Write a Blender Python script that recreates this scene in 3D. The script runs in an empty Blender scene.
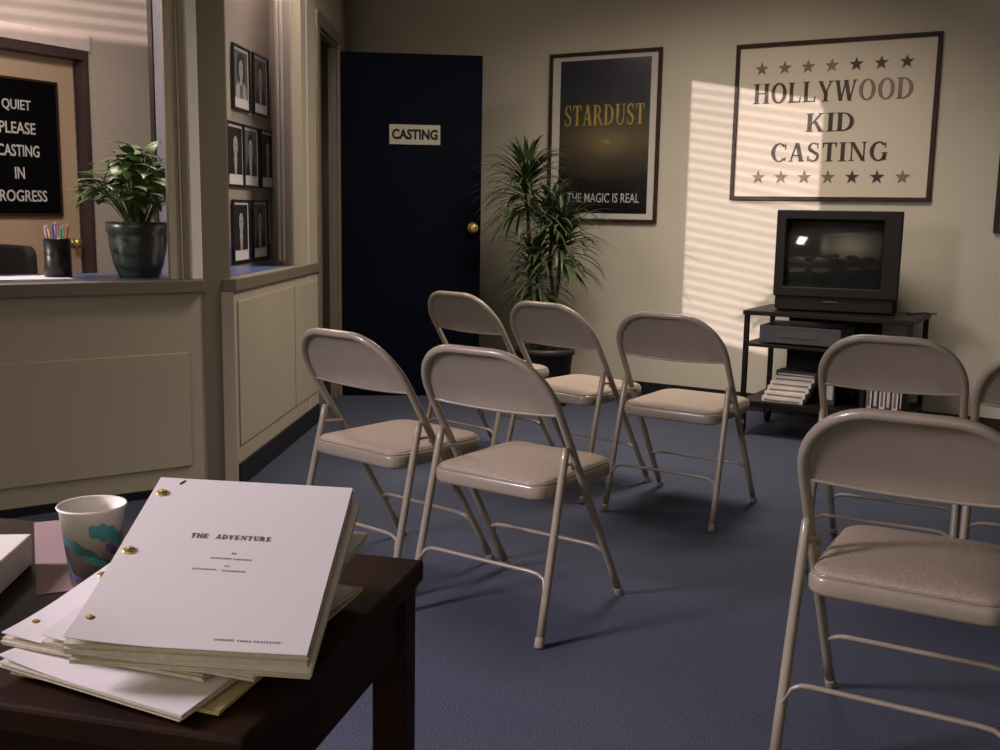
import bpy, bmesh, math, random
from mathutils import Vector, Matrix, Euler
PI = math.pi
R = math.radians
SC = bpy.context.scene
COL = SC.collection

# ------------------------------------------------------------------ camera
cam_d = bpy.data.cameras.new('camera'); cam = bpy.data.objects.new('camera', cam_d); COL.objects.link(cam)
cam_d.sensor_width = 36.0; cam_d.lens = 36.0 * 1.0505; cam_d.clip_start = .02
cam.location = (0, 0, 1.112)
cam.rotation_euler = (Matrix.Rotation(PI / 2 - .1547, 3, 'X') @ Matrix.Rotation(.0168, 3, 'Z')).to_euler()
SC.camera = cam

# ------------------------------------------------------------------ exposure, world, sun, large lights
SC.view_settings.view_transform = 'Standard'
SC.view_settings.look = 'None'
SC.view_settings.gamma = 1.0
SC.view_settings.use_curve_mapping = False
SC.view_settings.exposure = 0.22
world = bpy.data.worlds.new('world'); SC.world = world; world.use_nodes = True
bg = world.node_tree.nodes['Background']; bg.inputs[0].default_value = (.55, .62, .85, 1); bg.inputs[1].default_value = .25


def lamp(name, kind, loc, direction, energy, color, **kw):
    d = bpy.data.lights.new(name, kind); d.energy = energy; d.color = color
    for k, v in kw.items(): setattr(d, k, v)
    o = bpy.data.objects.new(name, d); COL.objects.link(o); o.location = loc
    o.rotation_euler = Vector(direction).to_track_quat('-Z', 'Y').to_euler()
    return o


SUN_AZ, SUN_EL = R(60.2), R(10.0)
SUN_DIR = (math.sin(SUN_AZ) * math.cos(SUN_EL), math.cos(SUN_AZ) * math.cos(SUN_EL), -math.sin(SUN_EL))
lamp('low_sun', 'SUN', (-8, 0, 4), SUN_DIR, 3.2, (1.0, .82, .82), angle=R(.35))
# daylight at the window in the left wall of the waiting room (out of the frame)
lamp('window_daylight', 'AREA', (-2.60, 1.25, 1.85), (.86, .25, -.62), 29, (1.0, .86, .95), shape='RECTANGLE', size=.55, size_y=.75, spread=R(90))
# added fill lamp washing the unseen rear wall; its bounce fills the room
lamp('added_bounce_fill', 'AREA', (-.9, -1.2, 1.7), (-.1, -1, .05), 118, (1.0, .89, .77), shape='RECTANGLE', size=2.4, size_y=.8)
# added overhead fill above the chairs, brightening back wall, seats and floor
lamp('added_overhead_fill', 'AREA', (.75, 4.35, 2.66), (-.10, .26, -1), 36, (1.0, .86, .72), shape='RECTANGLE', size=1.2, size_y=.5, spread=R(130))
# added strip lamp hidden by the side header, brightening the headshot wall
lamp('added_headshot_fill', 'AREA', (-1.175, 5.1, 2.62), (-.20, .12, -1), 20, (1.0, .84, .74), shape='RECTANGLE', size=.10, size_y=.9)
# added spot behind the rear wall, throwing stripes on the office wall
lamp('added_stripe_spot', 'SPOT', (-1.55, -6.0, 1.30), (-.95, 12.3, 1.0), 6500, (1.0, .78, .70), spot_size=R(16), spot_blend=.2, shadow_soft_size=.008)
# added fill lamp lifting the dark office interior
lamp('added_office_fill', 'AREA', (-1.95, 4.35, 2.62), (0, .1, -1), 34, (1.0, .82, .70), shape='RECTANGLE', size=.6, size_y=.6)


# ------------------------------------------------------------------ materials
def mat(name, color, rough=.6, metal=0.0, spec=.5, noise=None, bump=None, coat=0.0, trans=0.0):
    m = bpy.data.materials.new(name); m.use_nodes = True
    nt = m.node_tree; b = nt.nodes['Principled BSDF']
    b.inputs['Base Color'].default_value = (*color, 1); b.inputs['Roughness'].default_value = rough
    b.inputs['Metallic'].default_value = metal; b.inputs['Specular IOR Level'].default_value = spec
    b.inputs['Coat Weight'].default_value = coat; b.inputs['Transmission Weight'].default_value = trans
    tc = nt.nodes.new('ShaderNodeTexCoord')
    if noise:
        sc_, amt, det = noise
        n = nt.nodes.new('ShaderNodeTexNoise'); n.inputs['Scale'].default_value = sc_; n.inputs['Detail'].default_value = det
        nt.links.new(tc.outputs['Object'], n.inputs['Vector'])
        r = nt.nodes.new('ShaderNodeValToRGB')
        r.color_ramp.elements[0].position = .3; r.color_ramp.elements[1].position = .7
        r.color_ramp.elements[0].color = (*[max(0, c * (1 - amt)) for c in color], 1)
        r.color_ramp.elements[1].color = (*[min(1, c * (1 + amt)) for c in color], 1)
        nt.links.new(n.outputs['Fac'], r.inputs['Fac']); nt.links.new(r.outputs['Color'], b.inputs['Base Color'])
    if bump:
        sc_, st = bump
        n = nt.nodes.new('ShaderNodeTexNoise'); n.inputs['Scale'].default_value = sc_; n.inputs['Detail'].default_value = 3
        nt.links.new(tc.outputs['Object'], n.inputs['Vector'])
        bp = nt.nodes.new('ShaderNodeBump'); bp.inputs['Strength'].default_value = st; bp.inputs['Distance'].default_value = .004
        nt.links.new(n.outputs['Fac'], bp.inputs['Height']); nt.links.new(bp.outputs['Normal'], b.inputs['Normal'])
    return m


M = dict(
    wall=mat('cream_wall_paint', (.50, .463, .385), .75, noise=(2.5, .03, 3), bump=(60, .05)),
    office_wall=mat('office_wall_paint', (.46, .41, .37), .8, noise=(2.5, .03, 3)),
    part=mat('partition_paint', (.40, .355, .275), .55, noise=(3, .03, 3), bump=(40, .03)),
    trim=mat('taupe_trim_paint', (.165, .138, .105), .5, noise=(6, .04, 3)),
    trim_light=mat('pale_trim_paint', (.62, .57, .54), .45, noise=(6, .03, 3)),
    carpet=mat('blue_carpet', (.062, .071, .104), .95, spec=.1, noise=(230, .45, 5), bump=(260, .9)),
    ceiling=mat('ceiling_paint', (.42, .40, .37), .9, noise=(3, .03, 2)),
    skirt=mat('black_vinyl_base', (.006, .006, .008), .45, noise=(5, .2, 2)),
    dark=mat('hallway_painted_shade', (.03, .03, .035), .9, noise=(3, .1, 2)),  # shade inside the doorway put into the wall colour
    door=mat('navy_door_paint', (.0014, .0028, .0085), .65, spec=.06, noise=(4, .15, 3)),
    brass=mat('polished_brass', (.72, .56, .20), .25, .75, noise=(20, .05, 2)),
    chair=mat('beige_enamel', (.245, .211, .166), .33, spec=.5, noise=(18, .05, 4), coat=.25),
    pad=mat('tan_vinyl_pad', (.30, .242, .195), .72, noise=(160, .14, 3), bump=(220, .5)),
    rubber=mat('grey_rubber_tip', (.22, .19, .16), .7, noise=(30, .1, 2)),
    wood=mat('dark_mahogany', (.020, .0078, .0042), .58, spec=.14, noise=(14, .4, 6)),
    paper=mat('white_paper', (.79, .755, .785), .8, noise=(3, .015, 2)),
    pages=mat('page_edges', (.56, .53, .44), .85, noise=(120, .10, 2)),
    manila=mat('manila_card', (.52, .43, .24), .8, noise=(8, .05, 3)),
    pink=mat('pink_paper', (.27, .185, .185), .8, noise=(6, .04, 2)),
    ink=mat('black_ink', (.02, .018, .02), .9, spec=.1, noise=(60, .1, 2)),
    tv=mat('charcoal_plastic', (.0095, .0085, .0085), .5, spec=.22, noise=(40, .12, 3), bump=(400, .08)),
    screen=mat('dark_screen_glass', (.012, .013, .012), .06, spec=.7, noise=(2, .1, 2)),
    steel_black=mat('black_steel', (.0055, .005, .005), .5, spec=.2, noise=(10, .15, 3)),
    vcr=mat('grey_metal_case', (.055, .057, .062), .38, .3, noise=(20, .08, 3)),
    tape_white=mat('tape_card_sleeve', (.62, .56, .52), .7, noise=(14, .12, 4)),
    tape_dark=mat('tape_dark_sleeve', (.05, .04, .045), .6, noise=(14, .2, 4)),
    frame_brown=mat('walnut_frame', (.032, .018, .012), .5, spec=.2, noise=(20, .3, 5)),
    frame_black=mat('black_frame', (.008, .008, .008), .35, noise=(20, .2, 3)),
    sign=mat('sign_board_cream', (.55, .49, .40), .6, noise=(5, .02, 3)),
    bronze=mat('bronze_lettering', (.030, .018, .010), .5, .1, noise=(12, .25, 3)),
    bronze_glare=mat('bronze_lettering_glare', (.155, .115, .075), .5, .1, noise=(12, .2, 3)),  # paler bronze: glare on the glossy letters and stars, painted in
    gold=mat('gold_lettering', (.36, .27, .04), .5, noise=(12, .15, 3)),
    silver_txt=mat('silver_lettering', (.42, .42, .42), .6, noise=(12, .06, 3)),
    white_mat=mat('white_mount', (.50, .48, .44), .75, noise=(6, .02, 2)),
    plate=mat('pale_sign_plate', (.36, .33, .27), .45, noise=(9, .04, 2)),
    felt=mat('black_felt_board', (.0025, .0025, .003), .95, spec=.05, noise=(30, .2, 2)),
    letter_white=mat('white_letters', (.55, .55, .57), .6, noise=(9, .03, 2)),
    pot_green=mat('dark_green_glaze', (.020, .031, .023), .33, noise=(9, .35, 4), coat=.2),
    pot_dark=mat('dark_grey_pot', (.022, .020, .020), .5, noise=(9, .2, 4)),
    soil=mat('potting_soil', (.018, .012, .008), .95, noise=(60, .4, 4), bump=(60, .8)),
    leaf=mat('glossy_green_leaf', (.055, .10, .022), .42, noise=(9, .35, 3)),
    leaf_dark=mat('dracaena_leaf', (.052, .080, .034), .42, noise=(14, .4, 3)),
    trunk=mat('woody_stem', (.11, .075, .045), .85, noise=(30, .3, 5), bump=(50, .6)),
    cup=mat('white_paper_cup', (.70, .67, .63), .6, noise=(8, .02, 2)),
    teal=mat('teal_print', (.045, .22, .25), .6, noise=(30, .3, 5)),
    teal_dark=mat('deep_teal_print', (.022, .085, .115), .6, noise=(30, .35, 5)),
    purple=mat('violet_print', (.10, .07, .22), .6, noise=(40, .3, 5)),
    blue_top=mat('blue_laminate', (.055, .085, .19), .28, noise=(5, .05, 2)),
    alu=mat('polished_aluminium', (.52, .50, .66), .35, .35, noise=(9, .05, 2)),
    door_wood=mat('pale_office_door', (.44, .33, .235), .5, noise=(3, .05, 5)),
    frame_red=mat('dark_door_frame', (.060, .036, .036), .45, noise=(8, .15, 3)),
    head=mat('pale_header_board', (.62, .53, .52), .6, noise=(9, .06, 4)),
    black_fabric=mat('black_upholstery', (.006, .006, .007), .8, noise=(80, .3, 3)),
    blind=mat('white_blind_slat', (.7, .68, .64), .5, noise=(5, .03, 2)),
    jamb_white=mat('white_jamb_paint', (.82, .78, .75), .5, noise=(6, .02, 3)),
    typed=mat('typewriter_ink', (.13, .12, .13), .9, spec=.1, noise=(60, .1, 2)),
    wire=mat('black_cable', (.008, .008, .008), .5, noise=(20, .1, 2)),
    g1=mat('photo_light_grey', (.46, .45, .45), .5, noise=(9, .15, 3)),
    g2=mat('photo_mid_grey', (.14, .137, .14), .5, noise=(9, .2, 3)),
    g3=mat('photo_dark_grey', (.022, .021, .022), .5, noise=(9, .3, 3)),
    glass=mat('clear_glass', (1, 1, 1), .02, trans=1.0),
)
for nm, c in dict(pen_red=(.45, .06, .07), pen_blue=(.05, .09, .40), pen_green=(.06, .25, .12), pen_yellow=(.55, .38, .08), pen_white=(.6, .6, .62), pen_violet=(.2, .07, .3)).items():
    M[nm] = mat(nm, c, .4, noise=(30, .05, 2))


# ------------------------------------------------------------------ mesh helpers
class MB:
    def __init__(s): s.v = []; s.f = []; s.m = []; s.sm = []

    def add(s, vs, fs, mi=0, smooth=False):
        o = len(s.v); s.v += [tuple(v) for v in vs]
        for f in fs: s.f.append([o + i for i in f]); s.m.append(mi); s.sm.append(smooth)
        return s

    def box(s, lo, hi, mi=0, xf=None):
        x0, y0, z0 = lo; x1, y1, z1 = hi
        vs = [(x0, y0, z0), (x1, y0, z0), (x1, y1, z0), (x0, y1, z0), (x0, y0, z1), (x1, y0, z1), (x1, y1, z1), (x0, y1, z1)]
        if xf: vs = [xf @ Vector(v) for v in vs]
        return s.add(vs, [(3, 2, 1, 0), (4, 5, 6, 7), (0, 1, 5, 4), (1, 2, 6, 5), (2, 3, 7, 6), (3, 0, 4, 7)], mi)

    def prism(s, poly, z0, z1, mi=0, smooth=False, xf=None):
        n = len(poly)
        vs = [Vector((p[0], p[1], z0)) for p in poly] + [Vector((p[0], p[1], z1)) for p in poly]
        if xf: vs = [xf @ v for v in vs]
        s.add(vs, [list(range(n - 1, -1, -1)), list(range(n, 2 * n))], mi)
        o = len(s.v) - 2 * n
        for i in range(n):
            j = (i + 1) % n
            s.f.append([o + i, o + j, o + n + j, o + n + i]); s.m.append(mi); s.sm.append(smooth)
        return s

    def tube(s, path, r, n=12, mi=0, cap=True, closed=False):
        P = [Vector(p) for p in path]; N = len(P)
        rr = r if isinstance(r, (list, tuple)) else [r] * N
        t0 = (P[1] - P[0]).normalized()
        up = Vector((0, 0, 1)) if abs(t0.z) < .9 else Vector((1, 0, 0))
        nrm = t0.cross(up).normalized(); vs = []
        for i in range(N):
            if closed: t = (P[(i + 1) % N] - P[i - 1]).normalized()
            else: t = (P[min(i + 1, N - 1)] - P[max(i - 1, 0)]).normalized()
            nrm = (nrm - t * nrm.dot(t)).normalized(); b = t.cross(nrm)
            for k in range(n):
                a = 2 * PI * k / n
                vs.append(P[i] + (nrm * math.cos(a) + b * math.sin(a)) * rr[i])
        fs = []
        for i in range(N if closed else N - 1):
            i2 = (i + 1) % N
            for k in range(n):
                k2 = (k + 1) % n
                fs.append((i * n + k, i * n + k2, i2 * n + k2, i2 * n + k))
        s.add(vs, fs, mi, True)
        if cap and not closed:
            o = len(s.v) - N * n
            s.f.append([o + k for k in range(n - 1, -1, -1)]); s.m.append(mi); s.sm.append(False)
            s.f.append([o + (N - 1) * n + k for k in range(n)]); s.m.append(mi); s.sm.append(False)
        return s

    def lathe(s, prof, n=32, mi=0, smooth=True, xf=None, cap=True):
        vs = []
        for r, z in prof:
            for k in range(n):
                a = 2 * PI * k / n; v = Vector((r * math.cos(a), r * math.sin(a), z)); vs.append(xf @ v if xf else v)
        fs = []
        for i in range(len(prof) - 1):
            for k in range(n):
                k2 = (k + 1) % n; fs.append((i * n + k, i * n + k2, (i + 1) * n + k2, (i + 1) * n + k))
        s.add(vs, fs, mi, smooth)
        if cap:
            o = len(s.v) - len(vs)
            s.f.append([o + k for k in range(n - 1, -1, -1)]); s.m.append(mi); s.sm.append(False)
            s.f.append([o + (len(prof) - 1) * n + k for k in range(n)]); s.m.append(mi); s.sm.append(False)
        return s

    def build(s, name, m, parent=None, bevel=0.0, loc=(0, 0, 0), rotz=0.0, seg=2):
        me = bpy.data.meshes.new(name); me.from_pydata(s.v, [], s.f)
        for x in (m if isinstance(m, (list, tuple)) else [m]): me.materials.append(x)
        me.polygons.foreach_set('material_index', s.m); me.polygons.foreach_set('use_smooth', s.sm)
        me.update()
        bm = bmesh.new(); bm.from_mesh(me); bmesh.ops.recalc_face_normals(bm, faces=bm.faces); bm.to_mesh(me); bm.free()
        o = bpy.data.objects.new(name, me); COL.objects.link(o); o.location = loc; o.rotation_euler = (0, 0, rotz)
        if parent: o.parent = parent
        if bevel:
            b = o.modifiers.new('edge', 'BEVEL'); b.width = bevel; b.segments = seg; b.limit_method = 'ANGLE'; b.angle_limit = R(40)
        return o


def tag(o, label=None, cat=None, group=None, kind=None):
    if label: o['label'] = label
    if cat: o['category'] = cat
    if group: o['group'] = group
    if kind: o['kind'] = kind
    return o


def thing(name, label, cat, loc=(0, 0, 0), rotz=0.0, group=None):
    o = bpy.data.objects.new(name, None); COL.objects.link(o); o.empty_display_size = .1
    o.location = loc; o.rotation_euler = (0, 0, rotz)
    return tag(o, label, cat, group)


def struct(o): o['kind'] = 'structure'; return o


def dup(o, parent=None):
    c = o.copy(); COL.objects.link(c)
    if parent: c.parent = parent
    for ch in list(o.children): dup(ch, c)
    return c


def rrect(x0, y0, x1, y1, r, n=6):
    rs = r if isinstance(r, (list, tuple)) else [r] * 4
    pts = []
    for (cx, cy, a0), q in zip(((x1, y1, 0), (x0, y1, 90), (x0, y0, 180), (x1, y0, 270)), rs):
        ox = cx - q if cx == x1 else cx + q; oy = cy - q if cy == y1 else cy + q
        for k in range(n + 1):
            a = R(a0 + 90 * k / n); pts.append((ox + q * math.cos(a), oy + q * math.sin(a)))
    return pts


def plane_xf(origin, ux, uz=(0, 0, 1)):
    """local (x along ux, y along uz, z towards the viewer) -> world"""
    ux = Vector(ux).normalized(); uz = Vector(uz).normalized(); n = ux.cross(uz)
    m = Matrix((ux, uz, n)).transposed().to_4x4(); m.translation = Vector(origin)
    return m


# ---- lettering: a small hand-drawn serif alphabet, unit height, (outline polygons)
def arc(cx, cy, rx, ry, a0, a1, w, n=14, wy=None):
    """a stroke along an ellipse arc; thick at the sides, thin at top and bottom"""
    wy = w * .35 if wy is None else wy
    out = []
    for k in range(n):
        q = []
        for kk in (k, k + 1):
            a = R(a0 + (a1 - a0) * kk / n); c_, s_ = math.cos(a), math.sin(a)
            q.append(((cx + rx * c_, cy + ry * s_), (cx + (rx - w) * c_, cy + (ry - wy) * s_)))
        out.append([q[0][0], q[1][0], q[1][1], q[0][1]])
    return out


def bar(x0, y0, x1, y1, w):
    """slanted stroke of horizontal width w"""
    return [[(x0 - w / 2, y0), (x0 + w / 2, y0), (x1 + w / 2, y1), (x1 - w / 2, y1)]]


def serif(x, y, w, t=.04): return [[(x - w / 2, y), (x + w / 2, y), (x + w / 2, y + t), (x - w / 2, y + t)]]


def rect(x0, y0, x1, y1): return [[(x0, y0), (x1, y0), (x1, y1), (x0, y1)]]


T, t_ = .185, .06


def stem(x, w=T): return rect(x - w / 2, 0, x + w / 2, 1) + serif(x, 0, w + .16) + serif(x, .96, w + .16)


GL = {
    'H': (.86, stem(.17) + stem(.69) + rect(.2, .48, .66, .48 + t_)),
    'O': (.86, arc(.43, .5, .40, .52, 0, 360, T, 28)),
    'L': (.70, stem(.17) + rect(.17, 0, .64, t_) + [[(.58, 0), (.64, 0), (.66, .27), (.62, .27)]]),
    'Y': (.80, rect(.33, 0, .33 + T, .45) + serif(.40, 0, .31) + bar(.40, .40, .13, .98, T) + bar(.42, .40, .66, .98, .07) + serif(.13, .96, .26) + serif(.66, .96, .22)),
    'W': (1.12, bar(.32, 0, .12, 1, T) + bar(.34, 0, .54, .98, .07) + bar(.76, 0, .55, 1, T) + bar(.78, 0, .99, 1, .07) + serif(.12, .96, .26) + serif(.55, .96, .24) + serif(.99, .96, .22)),
    'D': (.84, stem(.17) + arc(.30, .5, .48, .5, -90, 90, T, 16, .055) + rect(.17, 0, .31, .055) + rect(.17, .945, .31, 1)),
    'K': (.86, stem(.17) + bar(.28, .42, .66, .98, .08) + bar(.68, 0, .40, .56, .17) + serif(.68, 0, .28) + serif(.66, .96, .24)),
    'I': (.36, stem(.18)),
    'C': (.80, arc(.43, .5, .40, .52, 42, 318, T, 24) + rect(.70, .66, .74, .98) + rect(.70, .02, .74, .24)),
    'A': (.82, bar(.64, 0, .42, 1.01, T) + bar(.13, 0, .38, 1.0, .065) + rect(.22, .30, .58, .30 + t_) + serif(.13, 0, .24) + serif(.64, 0, .28)),
    'S': (.64, arc(.32, .74, .26, .28, 40, 265, .13, 16, .06) + arc(.32, .27, .28, .29, -140, 95, .13, 16, .06) + bar(.48, .33, .17, .68, .16) + rect(.50, .70, .545, .99) + rect(.06, .02, .105, .30)),
    'T': (.76, rect(.38 - T / 2, 0, .38 + T / 2, 1) + serif(.38, 0, .32) + rect(.05, .945, .71, 1) + [[(.05, .72), (.09, .72), (.13, .96), (.05, .96)], [(.67, .72), (.71, .72), (.71, .96), (.63, .96)]]),
    'N': (.90, bar(.17, 0, .17, 1, .065) + bar(.72, 0, .18, 1, T) + bar(.73, 0, .73, 1, .065) + serif(.17, 0, .22) + serif(.14, .96, .24) + serif(.73, .96, .22)),
    'G': (.86, arc(.43, .5, .40, .52, 42, 340, T, 24) + rect(.62, .04, .77, .42) + serif(.69, .40, .28) + rect(.71, .66, .75, .98)),
    'R': (.82, stem(.17) + arc(.32, .73, .30, .27, -90, 90, .14, 12, .055) + rect(.17, .945, .33, 1) + rect(.17, .46, .33, .515) + bar(.70, 0, .42, .50, .16) + serif(.72, 0, .2)),
    'U': (.84, rect(.11, .3, .11 + T, 1) + rect(.66, .3, .725, 1) + arc(.4175, .32, .3075, .34, 180, 360, .11, 14, .06) + serif(.185, .96, .3) + serif(.69, .96, .24)),
    'E': (.72, stem(.17) + rect(.17, 0, .62, t_) + rect(.17, .945, .60, 1) + rect(.17, .47, .48, .525) + rect(.59, 0, .64, .26) + rect(.56, .76, .605, 1) + rect(.45, .38, .49, .62)),
    'V': (.82, bar(.40, 0, .15, 1, T) + bar(.42, 0, .68, 1, .065) + serif(.15, .96, .28) + serif(.68, .96, .22)),
    'B': (.78, stem(.17) + arc(.30, .74, .28, .26, -90, 90, .13, 12, .055) + arc(.30, .26, .33, .26, -90, 90, .13, 12, .055) + rect(.17, .945, .31, 1) + rect(.17, .47, .31, .53) + rect(.17, 0, .31, .055)),
    'F': (.68, stem(.17) + rect(.17, .945, .60, 1) + rect(.17, .47, .48, .525) + rect(.56, .76, .605, 1) + rect(.45, .38, .49, .62)),
    ' ': (.42, []),
}


def serif_text(mb, text, xf, x0, x1, y0, h, th, only=None, mi=0, mono=None):
    """letters filling x0..x1 on the baseline y0, height h, raised th"""
    adv = [mono or GL[c][0] for c in text]; gap = .06
    tot = sum(adv) + gap * (len(text) - 1)
    k = (x1 - x0) / tot; x = x0
    for ci, (c, a) in enumerate(zip(text, adv)):
        off = (a - GL[c][0]) / 2 if mono else 0
        for poly in (GL[c][1] if only is None or ci in only else []):
            p2 = [(x + (px + off) * k, y0 + py * h) for px, py in poly]
            mb.prism(p2, 0, th, mi, xf=xf)
        x += (a + gap) * k


def sans_text(name, text, xf, x0, x1, y0, h, th, m, parent, bold=0.0):
    cu = bpy.data.curves.new(name, 'FONT'); cu.body = text; cu.extrude = .1; cu.offset = bold; cu.resolution_u = 3
    o = bpy.data.objects.new(name + '_source', cu); COL.objects.link(o)
    bpy.context.view_layer.update()
    me = bpy.data.meshes.new_from_object(o.evaluated_get(bpy.context.evaluated_depsgraph_get()))
    bpy.data.objects.remove(o); bpy.data.curves.remove(cu)
    xs = [v.co.x for v in me.vertices]; ys = [v.co.y for v in me.vertices]
    ax, bx, ay, by = min(xs), max(xs), min(ys), max(ys)
    for v in me.vertices:
        q = Vector((x0 + (v.co.x - ax) / (bx - ax) * (x1 - x0), y0 + (v.co.y - ay) / (by - ay) * h, th * (.5 + v.co.z / .2)))
        v.co = xf @ q
    me.materials.clear(); me.materials.append(m)
    ob = bpy.data.objects.new(name, me); COL.objects.link(ob); ob.parent = parent
    return ob


# ================================================================== THE ROOM
WY = -.5425; WO = Vector((0, 6.85, 0)); WD = Vector((math.cos(WY), math.sin(WY), 0)); WN = Vector((WD.y, -WD.x, 0))   # back wall: origin, direction, into room
CEIL = 3.10


def wp(a, z=0.0, off=0.0): return WO + WD * a + WN * off + Vector((0, 0, z))


def wall_seg(name, a, b, z0, z1, th, m, side=1):
    """a vertical slab whose visible face runs from a to b; thickness goes to the given side"""
    a = Vector((a[0], a[1], 0)); b = Vector((b[0], b[1], 0)); d = (b - a).normalized(); n = Vector((-d.y, d.x, 0)) * side * th
    return struct(MB().prism([(a.x, a.y), (b.x, b.y), (b.x + n.x, b.y + n.y), (a.x + n.x, a.y + n.y)], z0, z1).build(name, m))


struct(MB().box((-4.42, -3.2, -.1), (6, 9.2, 0)).build('floor', M['carpet']))
struct(MB().box((-4.42, -3.2, CEIL), (6, 9.2, CEIL + .1)).build('ceiling', M['ceiling']))
c0 = wp(-1.30); c1 = wp(5.2)
wall_seg('wall_back', c0, c1, 0, CEIL, .15, M['wall'])
bb = MB(); q0, q1 = wp(-.2), wp(5.1)
bb.prism([(q0.x, q0.y), (q1.x, q1.y), (q1.x + WN.x * .012, q1.y + WN.y * .012), (q0.x + WN.x * .012, q0.y + WN.y * .012)], 0, .10)
struct(bb.build('baseboard_back', M['skirt']))
wall_seg('wall_right', (c1.x, c1.y), (4.5, -3.2), 0, CEIL, .15, M['wall'])
rw = MB(); RX0, RX1, RZ0, RZ1 = -1.98, -1.665, 1.475, 1.68  # slit added in the unseen rear wall for the stripe spot
rw.box((-2.9, -3.15, 0), (RX0, -3.0, CEIL)); rw.box((RX1, -3.15, 0), (4.7, -3.0, CEIL)); rw.box((RX0, -3.15, 0), (RX1, -3.0, RZ0)); rw.box((RX0, -3.15, RZ1), (RX1, -3.0, CEIL))
struct(rw.build('wall_rear', M['wall']))
rb = MB(); z = RZ0 + .008  # added slats that cut the spot into stripes
while z < RZ1: rb.box((RX0 - .02, -2.99, z), (RX1 + .02, -2.975, z + .0045)); z += .0185
tag(rb.build('venetian_blind', M['blind']), 'white slats added over a made-up slit behind the camera to stripe the light', 'blind')

# ---- the partition corner
F0 = Vector((-1.145, 4.05, 0)); FD = Vector((math.sin(R(55)), math.cos(R(55)), 0)); FN = Vector((FD.y, -FD.x, 0))  # front partition (FN points at the camera)
S0 = Vector((-1.040, 4.10, 0)); SD = Vector((math.sin(R(3.5)), math.cos(R(3.5)), 0)); SN = Vector((SD.y, -SD.x, 0))  # side partition
SILL = .835; HEAD = 2.31


def strip(mb, o, d, n, s0, s1, n0, n1, z0, z1, mi=0):
    """box along direction d from s0 to s1, out along n from n0 to n1"""
    P = [o + d * s0 + n * n0, o + d * s1 + n * n0, o + d * s1 + n * n1, o + d * s0 + n * n1]
    return mb.prism([(p.x, p.y) for p in P], z0, z1, mi)


LW = -3.6        # how far the front partition runs left
struct(strip(MB(), F0, FD, FN, LW, 0, -.12, 0, .0, SILL - .045).build('wall_front_partition', M['part']))
struct(strip(MB(), F0, FD, FN, LW, 0, -.12, 0, HEAD, CEIL).build('wall_front_header', M['part']))
struct(strip(MB(), F0, FD, FN, LW, -2.3, -.12, 0, SILL - .045, HEAD).build('wall_front_pier', M['part']))
pm = MB()
strip(pm, F0, FD, FN, -1.9, -.07, 0, .008, .108, .555)
struct(pm.build('trim_1', M['part'], bevel=.003))
struct(strip(MB(), F0, FD, FN, LW, -.01, 0, .010, 0, .032).build('baseboard_front', M['skirt']))
# side partition
struct(strip(MB(), S0, SD, SN, -.02, 1.372, -.12, 0, 0, SILL - .05).build('wall_side_partition', M['part']))
struct(strip(MB(), S0, SD, SN, 1.08, 1.372, -.045, 0, SILL - .05, CEIL).build('wall_side_pier', M['part']))
struct(strip(MB(), S0, SD, SN, -.02, 1.08, -.12, 0, HEAD, CEIL).build('wall_side_header', M['part']))
struct(strip(MB(), S0, SD, SN, .0, 1.345, 0, .010, 0, .095).build('baseboard_side', M['skirt']))
sm_ = MB()
strip(sm_, S0, SD, SN, .02, .875, 0, .007, .165, .745); strip(sm_, S0, SD, SN, .895, 1.33, 0, .007, .165, .745)
struct(sm_.build('trim_2', M['part'], bevel=.003))
# post at the corner
post = MB().prism([(-1.147, 4.040), (-1.059, 4.106), (-1.073, 4.170), (-1.090, 4.145), (-1.160, 4.085)], 0, CEIL)
struct(post.build('trim_3', M['trim'], bevel=.004))
# sills: painted nosing and blue laminate counter behind it
fs = strip(MB(), F0, FD, FN, -2.3, -.005, -.045, .035, SILL - .05, SILL)
struct(fs.build('trim_4', M['trim'], bevel=.005))
ss = strip(MB(), S0, SD, SN, -.02, 1.372, -.045, .014, SILL - .05, SILL)
struct(ss.build('trim_5', M['trim'], bevel=.005))
ct = thing('counter_top', 'blue laminate counter top running behind the office partition', 'counter', tuple(F0 + FD * -1.1 - FN * .3 + Vector((0, 0, SILL - .035))))
cm = MB()
o_ = Vector(ct.location)
P = [F0 + FD * -2.28 - FN * .047, F0 + FD * -.06 - FN * .047, F0 + FD * -.06 - FN * .50, F0 + FD * -2.28 - FN * .50]
cm.prism([(p.x - o_.x, p.y - o_.y) for p in P], 0, .035)
cm.build('front_run', M['blue_top'], ct, bevel=.003)
cm = MB(); P = [S0 + SD * .11 - SN * .047, S0 + SD * .95 - SN * .047, S0 + SD * .90 - SN * .225, S0 + SD * .11 - SN * .225]
cm.prism([(p.x - o_.x, p.y - o_.y) for p in P], 0, .035)
cm.build('side_run', M['blue_top'], ct, bevel=.003)

# window jamb strips of the reception opening (left of the post)
jb = MB()
strip(jb, F0, FD, FN, -.050, -.008, -.10, .012, SILL, HEAD)
struct(jb.build('window_1', M['jamb_white'], bevel=.003))
jb = MB()
strip(jb, F0, FD, FN, -.080, -.050, -.03, -.012, SILL, HEAD)
strip(jb, F0, FD, FN, -.086, -.080, -.03, .004, SILL, HEAD)
strip(jb, F0, FD, FN, -.128, -.086, -.03, -.004, SILL, HEAD)
struct(jb.build('window_2', M['part'], bevel=.002))
# polished upright further inside the office, seen past the plant
jb = MB(); JC = Vector((-1.528, 4.79, 0))
strip(jb, JC, FD, FN, -.032, .032, -.03, .03, 0, CEIL)
struct(jb.build('window_3', M['alu'], bevel=.006))
jb = MB(); strip(jb, JC, FD, FN, -.038, -.0325, -.03, .032, 0, CEIL)
struct(jb.build('window_4', M['frame_black']))

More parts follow.
